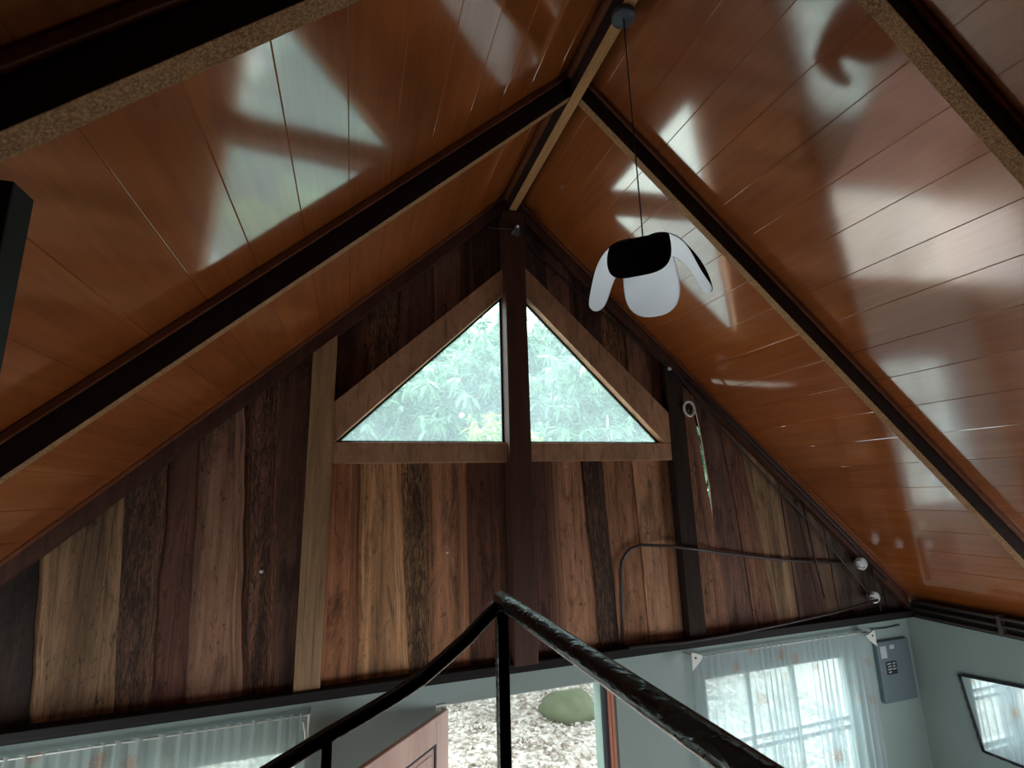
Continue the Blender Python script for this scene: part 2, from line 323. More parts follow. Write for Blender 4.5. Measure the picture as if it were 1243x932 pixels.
# ------------------------------------------------------------------ gable wall planks
def edge(pts, seed, amp=.006):
    zs = [p[1] for p in pts]; xs = [p[0] for p in pts]; order = np.argsort(zs); zs = np.array(zs)[order]; xs = np.array(xs)[order]
    def f(z):
        if z <= zs[0]: x = xs[0] + (xs[1]-xs[0])/(zs[1]-zs[0])*(z-zs[0]) if len(zs) > 1 else xs[0]
        elif z >= zs[-1]: x = xs[-1] + (xs[-1]-xs[-2])/(zs[-1]-zs[-2])*(z-zs[-1]) if len(zs) > 1 else xs[0]
        else: x = float(np.interp(z, zs, xs))
        return x + amp*noise.noise(Vector((seed*3.7, z*3.1, 0))) + amp*.5*noise.noise(Vector((seed*1.7, z*9, 5)))
    return f
pk = MB()
def planks(edges, cols, zbot, ztop, yoff=0):
    n = 24; m_ = 4
    for i in range(len(edges)-1):
        L, R = edges[i], edges[i+1]; c = lin(cols[i]); k = 2.75
        g_ = (c[0]+c[1]+c[2])/3; c = [q_*.82+g_*.18 for q_ in c]; bark = BARK.get('amount', .75) if i in BARK.get(id(edges), ()) else .12; col = (min(1, c[0]*k), min(1, c[1]*k), min(1, c[2]*k), bark)
        dy = (.006 if i % 2 else -.006) + rng.uniform(-.004, .004) + yoff; vs = []
        zm = (max(zbot(L(0)), zbot(R(0))))
        for face in (0, 1):
            for a in range(m_+1):
                for b_ in range(n+1):
                    v = b_/n; z = 0; x = L(0)+(R(0)-L(0))*a/m_
                    for _ in range(3):
                        z0, z1 = zbot(x), ztop(x); z = z0+(max(z1, z0+.002)-z0)*v
                        lo = L(z)-.004; hi = R(z)+.004
                        if i in GAP.get(id(edges), {}): hi = hi - GAP[id(edges)][i](z)
                        x = lo+(hi-lo)*a/m_
                    bow = .004*math.sin(math.pi*a/m_)
                    vs.append((x, YF+dy-bow if face == 0 else YF+.017, z))
        W = n+1; off = (m_+1)*W; fs = []
        for a in range(m_):
            for b_ in range(n):
                fs.append((a*W+b_, (a+1)*W+b_, (a+1)*W+b_+1, a*W+b_+1)); fs.append((off+a*W+b_+1, off+(a+1)*W+b_+1, off+(a+1)*W+b_, off+a*W+b_))
        for b_ in range(n):
            fs.append((b_, b_+1, off+b_+1, off+b_)); fs.append((m_*W+b_+1, m_*W+b_, off+m_*W+b_, off+m_*W+b_+1))
        b0 = pk.add(vs, fs, 0, col)
        e0, e1 = rng.uniform(.45, 1.45, 2)
        for f_ in (0, 1):
            for b_ in range(W):
                for a_, kk in ((0, e0), (m_, e1)):
                    q_ = b0+f_*off+a_*W+b_; cc = pk.c[q_]; pk.c[q_] = (min(1, cc[0]*kk), min(1, cc[1]*kk), min(1, cc[2]*kk), cc[3])
GAP = {}; BARK = {}
bot = lambda x: ZB1-.02
roofz = lambda x: zc(x)-.02
E = lambda a, zt, b_, seed, amp=.006: edge([(a, zt), (b_, -1.3)], seed, amp)
Ls = [E(-3.08, 0, -3.08, 1), E(-2.62, 0, -2.6, 2), E(-2.2, -.4, -2.2, 3), E(-1.88, -.46, -1.81, 4, .01), E(-1.46, 0, -1.37, 5), E(-1.23, .04, -1.19, 6, .02), E(-1.04, .38, -.98, 7, .008), E(-.78, .5, -.66, 8, .012), E(-.53, .63, -.46, 9, .012), E(-.3, .9, -.3, 10, .002)]
BARK[id(Ls)] = (4, 7); planks(Ls, [(40, 28, 22), (50, 34, 26), (34, 24, 20), (92, 68, 44), (70, 46, 30), (66, 38, 27), (96, 66, 48), (88, 56, 38), (66, 42, 30)], bot, roofz)
Rs = [E(2.9, .5, 2.9, 11, .002), edge([(3.21, .81), (3.25, .55), (3.29, 0), (3.285, -.43), (3.33, -1.3)], 12, .004), edge([(3.5, .3), (3.56, -.2), (3.62, -1.3)], 13), edge([(3.7, .3), (3.75, -.1), (3.87, -1.3)], 14), E(4.12, 0, 4.16, 15), E(4.3, -.1, 4.47, 16), E(4.62, -.4, 4.66, 17), E(4.95, -.6, 5.0, 18), E(5.3, -1, 5.3, 19), E(5.54, -1.1, 5.54, 20, .001)]
GAP[id(Rs)] = {0: lambda z: .054*max(0, min(1, (z+.5)/.5))*max(0, min(1, (.84-z)/.1)) + .0}
BARK[id(Rs)] = (0,); BARK['amount'] = .3; planks(Rs, [(94, 60, 42), (70, 46, 36), (84, 52, 36), (104, 78, 52), (58, 38, 28), (66, 48, 34), (48, 36, 28), (42, 32, 26), (36, 28, 24)], bot, roofz)
Ms = [E(-.2, .25, -.2, 21, .001), E(.05, .25, .09, 22), E(.37, .25, .46, 23, .012), E(.58, .25, .6, 24), E(.9, .25, .92, 25), E(1.24, .25, 1.24, 26, .002)]
BARK['amount'] = .75; BARK[id(Ms)] = (2,); planks(Ms, [(122, 78, 48), (146, 104, 64), (96, 68, 42), (122, 80, 50), (78, 48, 34)], bot, lambda x: .32)
Ms2 = [E(1.4, .25, 1.4, 27, .002), E(1.62, .25, 1.64, 28), E(1.95, .25, 2.03, 29, .014), E(2.14, .25, 2.2, 30, .01), E(2.46, .25, 2.5, 31), E(2.88, .25, 2.88, 32, .001)]
BARK[id(Ms2)] = (2,); planks(Ms2, [(66, 40, 31), (118, 80, 54), (60, 42, 30), (104, 68, 42), (120, 84, 56)], bot, lambda x: .32)
# upper planks, above the sloping window frames
def dl(x): return .70 + (x+.14)*(1.97-.70)/(1.23+.14) - .08
def dr(x): return 2.0 - (x-1.44)*(2.0-.66)/(2.84-1.44) - .08
Us = [E(-.2, 1.3, -.2, 33, .001), E(.05, 1.3, .02, 34), E(.34, 1.5, .34, 35), E(.61, 1.8, .6, 36), E(.9, 2.1, .9, 37), E(1.24, 2, 1.24, 38, .001)]
BARK[id(Us)] = (1,); planks(Us, [(62, 36, 26), (86, 58, 38), (64, 40, 30), (78, 50, 38), (66, 42, 34)], dl, roofz)
Us2 = [E(1.4, 2, 1.4, 39, .001), E(1.68, 1.8, 1.7, 40), E(1.97, 1.5, 1.98, 41), E(2.22, 1.4, 2.21, 42), E(2.49, 1.2, 2.48, 43), E(2.9, .8, 2.9, 44, .001)]
BARK[id(Us2)] = (3,); planks(Us2, [(52, 36, 32), (76, 48, 38), (56, 36, 30), (98, 66, 42), (84, 56, 40)], dr, roofz)
# cover strip behind the crown of the gable
pk.poly_y([(1.2, 2.2), (1.42, 2.2), (1.42, zc(1.42)-.004), (XR, ZA-.004), (1.2, zc(1.2)-.004)], YF+.02, YF+.04, 0, (.1, .07, .05, 0))
wf = pk.build('wall_front', M['plank'], kind='structure')
# ------------------------------------------------------------------ posts and window frames on the gable
def boxthing(name, x0, x1, y0, y1, z0, z1, mat, label, cat, slant=0, group=None, bevel=.004):
    mb = MB(); mb.hexa([(x0, y0, z0), (x1, y0, z0), (x1, y1, z0), (x0, y1, z0), (x0+slant, y0, z1), (x1+slant, y0, z1), (x1+slant, y1, z1), (x0+slant, y1, z1)])
    return tag(mb.build(name, mat, origin=((x0+x1)/2, y0, z0), bevel=bevel), label, cat, group)
boxthing('king_post', 1.225, 1.415, 3.93, 4.085, ZB1, ZA-.25, M['dark_post'], 'dark brown central post between the two triangular panes, rising to the roof peak', 'post')
def postthing(x0, x1, mat, label):
    mb = MB(); mb.poly_y([(x0, ZB1), (x1, ZB1), (x1, zc(x1)-.16), (x0, zc(x0)-.16)], 3.99, 4.085)
    tag(mb.build('wall_post', mat, origin=((x0+x1)/2, 3.99, ZB1), bevel=.004), label, 'post')
postthing(-.325, -.155, M['post_wood'], 'pale weathered wall post at the left corner of the triangular window')
postthing(2.83, 3.0, wood('blackened_post', lin((34, 25, 22)), lin((62, 46, 38)), (20, 20, 1.6), .8, .4, .5), 'blackened narrow wall post at the right corner of the triangular window')
def tri_window(n, sgn, ex, apex_in, apex_out, corner_in, corner_out, zsill0, zsill1):
    root = bpy.data.objects.new('window_%d' % n, None); C.objects.link(root); root.location = (ex, YF, zsill0+Z0); root['_o'] = (ex, YF, zsill0); root['kind'] = 'structure'
    y0, y1 = 4.0, 4.075
    def poly(pts):
        return pts if sgn < 0 else pts[::-1]
    mb = MB()
    # sloping board
    A = [(corner_in[0], corner_in[1]), apex_in, apex_out, corner_out, (corner_out[0], corner_in[1])]
    if sgn > 0: A = A[::-1]
    mb.poly_y(A, y0, 4.115)
    mb.build('sloping_frame_board', M['frame_wood'], root, bevel=.004)
    mb = MB(); xa, xb = sorted((ex, corner_out[0])); mb.box(xa, xb, y0+.003, 4.115, zsill0, zsill1); mb.build('sill_board', M['frame_wood'], root, bevel=.004)
    # glazing bead: thin dark strips round the pane
    cx, cz = corner_in[0]+(-sgn)*.0, zsill1+.0; ax, az = apex_in; vx = ex
    mb = MB(); b_ = .018
    mb.box(min(ex, corner_in[0]), max(ex, corner_in[0]), 4.08, 4.10, zsill1, zsill1+b_)
    mb.box(min(ex, ex+sgn*b_), max(ex, ex+sgn*b_), 4.08, 4.10, zsill1+b_, az)
    k = (az-zsill1)/(ax-corner_in[0]) if ax != corner_in[0] else 1
    off = b_*1.25
    P = [(corner_in[0], zsill1), (ax, az), (ax, az-off), (corner_in[0]+(off/abs(k))*(-sgn), zsill1)]
    mb.poly_y(P if sgn > 0 else P[::-1], 4.081, 4.099)
    mb.build('glazing_bead', M['dark_trim'], root)
    mb = MB(); mb.poly_y([(corner_in[0], zsill1), (ax, zsill1), (ax, az)] if sgn < 0 else [(ax, zsill1), (corner_in[0], zsill1), (ax, az)], 4.087, 4.090)
    mb.build('pane', M['pane'], root)
tri_window(1, -1, 1.225, (1.225, 1.715), (1.225, 1.965), (-.14, .40), (-.16, .70), .235, .395)
tri_window(2, 1, 1.415, (1.415, 1.735), (1.415, 2.02), (2.76, .40), (2.83, .68), .24, .395)
# ------------------------------------------------------------------ beam and lower wall
boxthing('tie_beam', XL+.02, XRt-.02, 3.99, 4.2, ZB0, ZB1-.003, M['beam'], 'long dark timber tie beam between the plank gable and the painted wall', 'beam')
boxthing('ledge_board', XL+.05, XRt-.3, 3.955, 3.988, ZB0+.03, ZB1+.012, M['beam'], 'thin dark ledge board fixed along the front of the tie beam', 'board')
mb = MB(); DW = (.70, 2.14); y0, y1 = YF, YF+.16
RWN = (3.02, 4.72, -2.75, -1.655); LWN = (-2.3, -.27, -2.75, -1.675); ZT = ZB0; ZD = -1.545
for x0, x1, z0, z1 in [(XL, LWN[0], ZF, ZT), (LWN[0], LWN[1], ZF, LWN[2]), (LWN[0], LWN[1], LWN[3], ZT), (LWN[1], DW[0], ZF, ZT), (DW[0], DW[1], ZD, ZT), (DW[1], RWN[0], ZF, ZT), (RWN[0], RWN[1], ZF, RWN[2]), (RWN[0], RWN[1], RWN[3], ZT), (RWN[1], XRt, ZF, ZT)]:
    mb.box(x0, x1, y0, y1, z0, z1)
mb.build('wall_front_lower', M['plaster'], kind='structure')
mb = MB(); LW = (2.3, 3.6, -2.9, -1.75); RWd = (1.0, 2.5, -2.9, -1.75)  # unseen openings added in the side walls to hold the fill lights
for y0_, y1_, z0, z1 in [(YB, LW[0], ZF, ZB0+.1), (LW[1], YF+.16, ZF, ZB0+.1), (LW[0], LW[1], ZF, LW[2]), (LW[0], LW[1], LW[3], ZB0+.1)]: mb.box(XL-.15, XL, y0_, y1_, z0, z1)
mb.build('wall_left', M['plaster'], kind='structure')
mb = MB()
mb.box(XRt, XRt+.15, YB, YF+.16, ZB0, -1.24)
for y0_, y1_, z0, z1 in [(YB, RWd[0], ZF, ZB0), (RWd[1], YF+.16, ZF, ZB0), (RWd[0], RWd[1], ZF, RWd[2]), (RWd[0], RWd[1], RWd[3], ZB0)]: mb.box(XRt, XRt+.15, y0_, y1_, z0, z1)
mb.build('wall_right', M['plaster'], kind='structure')
mb = MB(); mb.poly_y([(XL-.15, ZF), (XRt+.15, ZF), (XRt+.15, -1.2), (XR, ZA+.1), (XL-.15, -1.3)], YB-.12, YB); mb.build('wall_back', M['beam'], kind='structure')
mb = MB(); mb.box(XL-.15, XRt+.15, YB-.12, YF+.16, ZF-.15, ZF); mb.build('floor', M['floor'], kind='structure')
mb = MB(); mb.box(XL, XRt, YB, 1.56, -1.52, -1.35); mb.build('floor_loft', M['loft'], kind='structure')
# eave plates closing the wall tops
boxthing('wall_plate', XRt-.06, XRt-.002, YB+.02, 3.98, ZB0+.002, -1.2, M['beam'], 'dark timber wall plate along the top of the right wall', 'beam')
boxthing('wall_plate', XL-.14, XL+.05, YB+.02, 3.98, ZB0+.102, -1.275, M['beam'], 'dark timber wall plate along the top of the left wall', 'beam')
# ------------------------------------------------------------------ door
d1 = bpy.data.objects.new('door_1', None); C.objects.link(d1); d1.location = (.72, 4.1, ZF+Z0); d1['_o'] = (.72, 4.1, ZF); d1['kind'] = 'structure'
hx, hy = .715, 4.09; dv = Vector((-.70, -.714)); dv.normalize(); nv = Vector((-dv.y, dv.x)); Wd = 1.22; zt = ZD-.015; th = .04
def leafbox(mb, a0, a1, z0, z1, t0, t1, mi=0):
    P = lambda a, t, z: (hx+dv.x*a+nv.x*t, hy+dv.y*a+nv.y*t, z)
    mb.hexa([P(a0, t0, z0), P(a1, t0, z0), P(a1, t1, z0), P(a0, t1, z0), P(a0, t0, z1), P(a1, t0, z1), P(a1, t1, z1), P(a0, t1, z1)], mi)
mb = MB()
rows = [(ZF+.02, ZF+.26), (ZF+.95, ZF+1.12), (zt-.17, zt)]
leafbox(mb, 0, .15, ZF+.02, zt, 0, th); leafbox(mb, Wd-.15, Wd, ZF+.02, zt, 0, th); leafbox(mb, Wd/2-.06, Wd/2+.06, ZF+.26, zt-.17, 0, th)
for a, b_ in rows: leafbox(mb, .15, Wd-.15, a, b_, 0, th)
dl_ = mb.build('door_leaf', M['door_wood'], d1, bevel=.006)
for a0, a1 in ((.15, Wd/2-.06), (Wd/2+.06, Wd-.15)):
    for z0, z1 in ((ZF+.26, ZF+.95), (ZF+1.12, zt-.17)):
        mb = MB(); leafbox(mb, a0, a1, z0, z1, .012, th-.012); leafbox(mb, a0+.05, a1-.05, z0+.05, z1-.05, .004, th-.004); mb.build('door_panel', M['door_wood'], d1, bevel=.004)
        mb = MB(); 
        for q in ((a0, a0+.014, z0, z1), (a1-.014, a1, z0, z1), (a0, a1, z0, z0+.014), (a0, a1, z1-.014, z1)): leafbox(mb, *q, .001, th-.001)
        mb.build('panel_molding', M['jamb_dark'], d1)
mb = MB(); leafbox(mb, Wd-.09, Wd-.05, ZF+1.0, ZF+1.02, -.05, 0); leafbox(mb, Wd-.2, Wd-.05, ZF+1.0, ZF+1.02, -.06, -.045); mb.build('handle', M['steel'], d1, bevel=.004)
mb = MB(); mb.box(2.008, 2.025, YF+.02, YF+.15, ZF, ZD-.001); mb.build('door_stop', M['jamb_green'], d1)
mb = MB(); mb.box(2.025, 2.055, YF-.005, YF+.14, ZF, ZD-.001); mb.build('door_frame', M['jamb_dark'], d1)
mb = MB(); mb.box(2.055, 2.081, YF-.012, YF+.14, ZF, ZD-.001); mb.box(2.085, 2.11, YF-.014, YF+.14, ZF, ZD-.001); mb.build('door_frame', M['jamb_red'], d1)
mb = MB(); mb.box(.70, .712, YF+.02, YF+.14, ZF, ZD-.001); mb.box(.712, 2.008, YF+.02, YF+.14, ZD-.012, ZD-.001); mb.build('door_frame', M['frame_alu'], d1)
mb = MB(); mb.disc((.69, YF-.03, ZD-.01), (0, 0, -1), .012, .06); mb.box(.655, .73, YF-.012, YF, ZD-.03, ZD+.01); mb.build('hinge', M['plastic'], d1)
# ------------------------------------------------------------------ curtained windows
def winframe(n, w, vx, hz):
    x0, x1, z0, z1 = w; r = bpy.data.objects.new('window_%d' % n, None); C.objects.link(r); r.location = (x0, YF, z0+Z0); r['_o'] = (x0, YF, z0); r['kind'] = 'structure'
    mb = MB(); f = .035
    mb.box(x0, x1, YF+.06, YF+.11, z1-f, z1).box(x0, x1, YF+.06, YF+.11, z0, z0+f).box(x0, x0+f, YF+.06, YF+.11, z0+f, z1-f).box(x1-f, x1, YF+.06, YF+.11, z0+f, z1-f)
    for x in vx: mb.box(x-.02, x+.02, YF+.065, YF+.105, z0+f, z1-f)
    for z in hz: mb.box(x0+f, x1-f, YF+.068, YF+.102, z-.015, z+.015)
    mb.build('window_frame', M['frame_alu'], r)
    mb = MB(); mb.box(x0+f, x1-f, YF+.084, YF+.087, z0+f, z1-f); mb.build('pane', M['pane'], r)
winframe(3, LWN, [-1.62, -.95], [-2.2]); winframe(4, RWN, [3.53, 4.05], [-2.22, -2.3])
def curtain(x0, x1, z0, z1, y, seed, flare, mat, label):
    nx, nz = 260, 26; vs = []; n1 = (x1-x0)/.078
    for j in range(nz+1):
        v = j/nz; z = z1-(z1-z0)*v
        for i in range(nx+1):
            u = i/nx; x = x0+(x1-x0)*u + flare(u)*v
            ph = 2*math.pi*n1*u + 3.2*math.sin(9.3*u+seed) + 2.2*math.sin(23*u+seed*2) + .5*math.sin(v*2+u*7)
            a = (.007+.018*min(1, v*2.2))*(1+.5*math.sin(17*u+seed))
            yy = y - a*math.sin(ph) - .35*a*math.sin(2.3*ph+seed)
            gz = .006*math.sin(ph*1.0+1) if j == 0 else 0
            vs.append((x, yy, z+gz))
    W = nx+1; fs = [(j*W+i, j*W+i+1, (j+1)*W+i+1, (j+1)*W+i) for j in range(nz) for i in range(nx)]
    mb = MB(); mb.add(vs, fs, 0, None, True); r = thing('curtain', ((x0+x1)/2, y, z1), label, 'curtain', None)
    mb.build('fabric', mat, r)
    mb = MB(); mb.tube([(x0-.02, y, z1-.012), (x1+.02, y, z1-.012)], .006, 8); mb.build('curtain_rod', M['plastic'], r)
    return r
curtain(2.87, 4.87, -3.0, -1.44, 4.03, 1.3, lambda u: 0, M['curtain_r'], 'sheer white curtain with embroidered flowers over the window right of the door')
curtain(-2.45, -.23, -3.0, -1.44, 4.03, 4.1, lambda u: 0, M['curtain_l'], 'pale gathered curtain over the window left of the door')
def bracket(x, y, z, label, k=1):
    r = thing('curtain_bracket', (x, y, z), label, 'bracket', None)
    mb = MB(); P = [(x-.05*k, z-.13), (x-.045*k, z+.02), (x+.065*k, z-.02), (x+.04*k, z-.06)]
    if k < 0: P = P[::-1]
    mb.poly_y(P, y-.012, y+.004); mb.tube([(x-.03*k, y, z-.02), (x-.03*k, YF-.002, z-.02)], .008, 8); mb.build('plate', M['plastic'], r, bevel=.003)
    mb = MB(); mb.disc((x-.01*k, y-.0125, z-.03), (0, -1, 0), .009, .002); mb.build('screw_hole', M['label_black'], r)
bracket(2.85, 3.97, -1.40, 'white triangular plastic curtain bracket at the left end of the floral curtain')
bracket(4.86, 3.97, -1.435, 'white plastic curtain bracket at the right end of the floral curtain', -1)
mb = MB(); mb.box(-.225, -.212, 3.98, 4.098, -1.62, -1.43); mb.tube([(-.25, 3.99, -1.47), (-.235, 3.985, -1.53), (-.225, 3.98, -1.6)], .008, 8)
tag(mb.build('curtain_bracket', M['plastic'], origin=(-.22, 4.09, -1.5)), 'thin white bracket at the right end of the left curtain', 'bracket')
# ------------------------------------------------------------------ electrical panel
r = thing('electrical_panel', (5.27, 4.09, -2.3), 'grey wall electrical panel with stickers between floral curtain and room corner', 'electrical panel')
mb = MB(); mb.box(5.02, 5.46, 4.055, 4.098, -2.12, -1.57); mb.build('cabinet', M['steel'], r, bevel=.006)
mb = MB(); mb.box(5.055, 5.135, 4.052, 4.0545, -1.72, -1.61); mb.build('sticker', M['sticker'], r)
mb = MB(); mb.box(5.185, 5.245, 4.052, 4.0545, -1.645, -1.61); mb.build('sticker', M['sticker'], r)
mb = MB(); mb.box(5.10, 5.24, 4.052, 4.0545, -1.87, -1.755); mb.build('warning_label', M['label_black'], r)
mb = MB()
for i, (xx, zz, ww) in enumerate([(5.145, -1.775, .05), (5.15, -1.8, .045), (5.145, -1.825, .055), (5.15, -1.85, .04), (5.215, -1.775, .04), (5.215, -1.80, .035), (5.212, -1.825, .045)]):
    xx -= .03
    mb.hexa([(xx, 4.0505, zz-.006), (xx+ww, 4.0505, zz-.001), (xx+ww, 4.0518, zz-.001), (xx, 4.0518, zz-.006), (xx, 4.0505, zz+.004), (xx+ww, 4.0505, zz+.009), (xx+ww, 4.0518, zz+.009), (xx, 4.0518, zz+.004)])
mb.build('print', M['sticker'], r)
mb = MB(); mb.tube([(5.0, 4.08, -1.45), (5.2, 4.085, -1.46), (5.42, 4.088, -1.45)], .005, 6); tag(mb.build('cable_stub', M['cable'], origin=(5.2, 4.09, -1.45)), 'short black wire on the wall above the electrical panel', 'wire')
# ------------------------------------------------------------------ mirror on the right wall
r = thing('wall_mirror', (XRt-.01, 3.3, -2.4), 'rectangular mirror with dark ornate frame hanging on the right wall', 'mirror')
x_ = XRt-.03
def quad_xy(y0, y1, tilt=.09): return None
A_, B_, C_, D_ = (3.68, -1.80), (2.75, -1.70), (2.85, -2.40), (3.60, -2.41)     # top-left, top-right, bottom-right, bottom-left (y, z)
def yzpoly(mb, pts, x0, x1):
    n = len(pts); vs = [(x0, p[0], p[1]) for p in pts]+[(x1, p[0], p[1]) for p in pts]
    mb.add(vs, [tuple(range(n)), tuple(range(2*n-1, n-1, -1))]+[((i+1) % n, i, i+n, (i+1) % n+n) for i in range(n)]); return mb
mb = MB(); yzpoly(mb, [A_, B_, C_, D_], x_+.005, XRt-.004); mb.build('backing', M['mirror_frame'], r)
def inset(q, t):
    c = (sum(p[0] for p in q)/4, sum(p[1] for p in q)/4); return [(p[0]+(c[0]-p[0])*t, p[1]+(c[1]-p[1])*t) for p in q]
q = [A_, B_, C_, D_]; qi = inset(q, .035)
mb = MB(); yzpoly(mb, qi, x_-.002, x_+.003); mb.build('glass', M['mirror'], r)
mb = MB()
for i in range(4):
    a, b_ = q[i], q[(i+1) % 4]; n = 16
    mb.tube([(x_-.004, a[0]+(b_[0]-a[0])*k/n, a[1]+(b_[1]-a[1])*k/n) for k in range(n+1)], .010, 8, rad=[.006+.004*(k % 2) for k in range(n+1)])
    a, b_ = inset(q, .03)[i], inset(q, .03)[(i+1) % 4]
    mb.tube([(x_-.004, a[0]+(b_[0]-a[0])*k/n, a[1]+(b_[1]-a[1])*k/n) for k in range(n+1)], .006, 6)
mb.build('ornate_frame', M['mirror_frame'], r)
# ------------------------------------------------------------------ pendant lamp
LX, LY, LZ = 1.31, 1.93, 1.172
r = thing('pendant_lamp', (LX, LY, ZA-.236), 'pendant lamp with four drooping petals, black outside and white inside, hanging from the ridge', 'lamp')
mb = MB(); zt_ = ZA-.236; mb.disc((LX, LY, zt_), (0, 0, -1), 0, 0, 32, prof=[(0, 0), (.062, 0), (.064, .004), (.064, .028), (.058, .033), (0, .033)]); mb.build('canopy', M['canopy'], r)
mb = MB(); mb.tube([(LX, LY, zt_-.03), (LX, LY, LZ-.02)], .0035, 8); mb.build('cord', M['cord'], r)
def petal(az, mats, nm):
    n, m_ = 36, 24; A, B = .288, .325; phm = math.radians(84); vs = []; fs = []
    ca, sa = math.cos(az), math.sin(az)
    L = [0]
    def P(phi, wd, t):
        rr = A*math.sin(phi); z = -B*(1-math.cos(phi))
        cur = .052*(wd/.15)**2*math.sin(phi)**2.5       # slight cross curvature toward the axis
        rr2 = rr-cur; zz = z-.006*(wd/.15)**2
        nx, nz = math.sin(phi)/A, math.cos(phi)/B; l = math.hypot(nx, nz); nx /= l; nz /= l
        rr2 -= nx*t; zz -= nz*t
        return (LX+ca*rr2-sa*wd, LY+sa*rr2+ca*wd, LZ+zz-.004)
    for side, t in ((0, 0), (1, .004)):
        for i in range(n+1):
            u = .5-.5*math.cos(math.pi*i/n); s = 2*u-1                          # superellipse outline from the centre to the tip
            hw = .152*(max(0, 1-abs(s)**(3.4 if s > 0 else 2.2)))**(1/2.6)*(.80+.20*u)
            phi = phm*(.03+.97*u)
            for j in range(m_+1): vs.append(P(phi, hw*(2*j/m_-1), t))
    W = m_+1; O = (n+1)*W
    mo = []
    mb = MB()
    f0 = [(i*W+j, i*W+j+1, (i+1)*W+j+1, (i+1)*W+j) for i in range(n) for j in range(m_)]
    f1 = [(O+a, O+d, O+c, O+b_) for a, b_, c, d in f0]
    fe = []
    for i in range(n): fe += [(i*W, (i+1)*W, O+(i+1)*W, O+i*W), (i*W+m_, O+i*W+m_, O+(i+1)*W+m_, (i+1)*W+m_)]
    b0 = mb.add(vs, f0, 0, None, True)
    for f in f1: mb.f.append(list(f)); mb.m.append(1); mb.sm.append(True)
    for f in fe: mb.f.append(list(f)); mb.m.append(0); mb.sm.append(False)
    return mb.build(nm, mats, r)
for a in (50, 137, 229, 321): petal(math.radians(a), [M['black_shade'], M['white_shade']], 'petal')
mb = MB(); mb.disc((LX, LY, LZ+.012), (0, 0, -1), 0, 0, 24, prof=[(0, 0), (.012, 0), (.022, .01), (.022, .08), (0, .08)]); mb.build('socket', M['white_shade'], r)
mb = MB(); mb.disc((LX, LY, LZ-.052), (0, 0, -1), 0, 0, 24, prof=[(0, 0), (.014, 0), (.016, .02), (.03, .045), (.033, .065), (.028, .085), (.014, .098), (0, .101)]); mb.build('bulb', simple('frosted_bulb', (.85, .87, .88), .25), r)
pl = bpy.data.lights.new('pendant_lamp_light', 'POINT'); pl.energy = .5; pl.shadow_soft_size = .035; pl.color = (.95, .98, 1)
po = bpy.data.objects.new('pendant_lamp_light', pl); C.objects.link(po); po.location = (LX, LY, LZ-.205+Z0)
# ------------------------------------------------------------------ stair railing
r = thing('stair_railing', (.43, 1.5, -1.35), 'glossy black painted metal stair railing peaking in front of the door', 'railing')
pk0 = (.43, 1.5, -.318)
tr = [(.395, 1.5, -.345), (.33, 1.5, -.402), (.26, 1.5, -.452), (.2, 1.5, -.492), (.13, 1.5, -.526), (.05, 1.5, -.56), (-.03, 1.5, -.592), (-.15, 1.5, -.645), (-.5, 1.5, -.80), (-.9, 1.5, -.975)]
mb = MB(); mb.tube([(.43, 1.5, -.318)]+tr, .0195, 14); mb.build('sloping_rail', M['black_paint'], r)
mb = MB(); mb.tube([(.43, 1.505, -.312)]+[(.43+.075*k/14, 1.5-1.15*k/14, -.312-.048*k/14) for k in range(1, 15)], .0245, 16); mb.build('landing_rail', M['black_paint'], r)
mb = MB(); mb.box(.413, .447, 1.485, 1.519, -1.35, -.33); mb.build('post', M['black_paint'], r, bevel=.003)
for px_, pz in ((-.035, -.6), (-.5, -.81), (-.88, -.98)):
    mb = MB(); mb.box(px_-.013, px_+.013, 1.487, 1.513, -1.35, pz); mb.build('baluster', M['black_paint'], r, bevel=.003)
mb = MB(); mb.box(.492, .518, .345, .371, -1.35, -.37); mb.build('post', M['black_paint'], r, bevel=.003)
# ------------------------------------------------------------------ conduits, cables, knobs
def wire(name, pts, rad, mat, label, cat, n=8):
    mb = MB(); mb.tube(pts, rad, n); return tag(mb.build(name, mat, origin=pts[0]), label, cat)
yw = 4.068
wire('conduit', [(2.22, yw, ZB1), (2.235, yw, -1.0), (2.245, yw, -.72), (2.26, yw, -.63), (2.30, yw, -.57), (2.36, yw, -.525), (2.46, yw, -.50), (2.7, yw-.11, -.515), (3.02, yw-.11, -.565), (3.25, yw-.03, -.61), (4.04, yw-.01, -.73), (4.82, yw-.01, -.81)], .014, M['conduit'], 'dark conduit bent over from the tie beam and running right to a white knob', 'conduit')
wire('cable', [(1.42, 3.9, 2.28), (1.52, 4.0, 2.18), (1.75, 4.04, 2.02), (1.99, 4.05, 1.83), (2.4, 4.04, 1.5), (2.94, 3.96, 1.06), (3.43, 3.99, .5), (3.9, 4.02, .06), (4.37, 4.03, -.38), (4.9, 4.02, -1.0), (5.05, 4.02, -1.2)], .010, M['cable'], 'black cable running diagonally down the gable wall from the roof peak', 'cable')
wire('cable', [(2.2, 3.93, -1.27), (2.7, 3.93, -1.29), (3.2, 3.93, -1.28), (3.8, 3.93, -1.25), (4.4, 3.93, -1.21), (5.0, 3.95, -1.15)], .012, M['cable'], 'black cable lying along the ledge above the floral curtain', 'cable')
wire('cable', [(3.05, 3.99, 1.02), (3.5, 3.99, .62), (4.1, 3.99, .08), (4.8, 3.99, -.57), (5.2, 3.98, -.98)], .012, M['cable'], 'black cable following the underside of the right wall rafter', 'cable')
wire('cable', [(4.3, 4.03, -.05), (4.36, 4.03, -.6), (4.42, 4.03, -1.1)], .008, M['cable'], 'thin vertical wire hanging down the right part of the gable', 'wire')
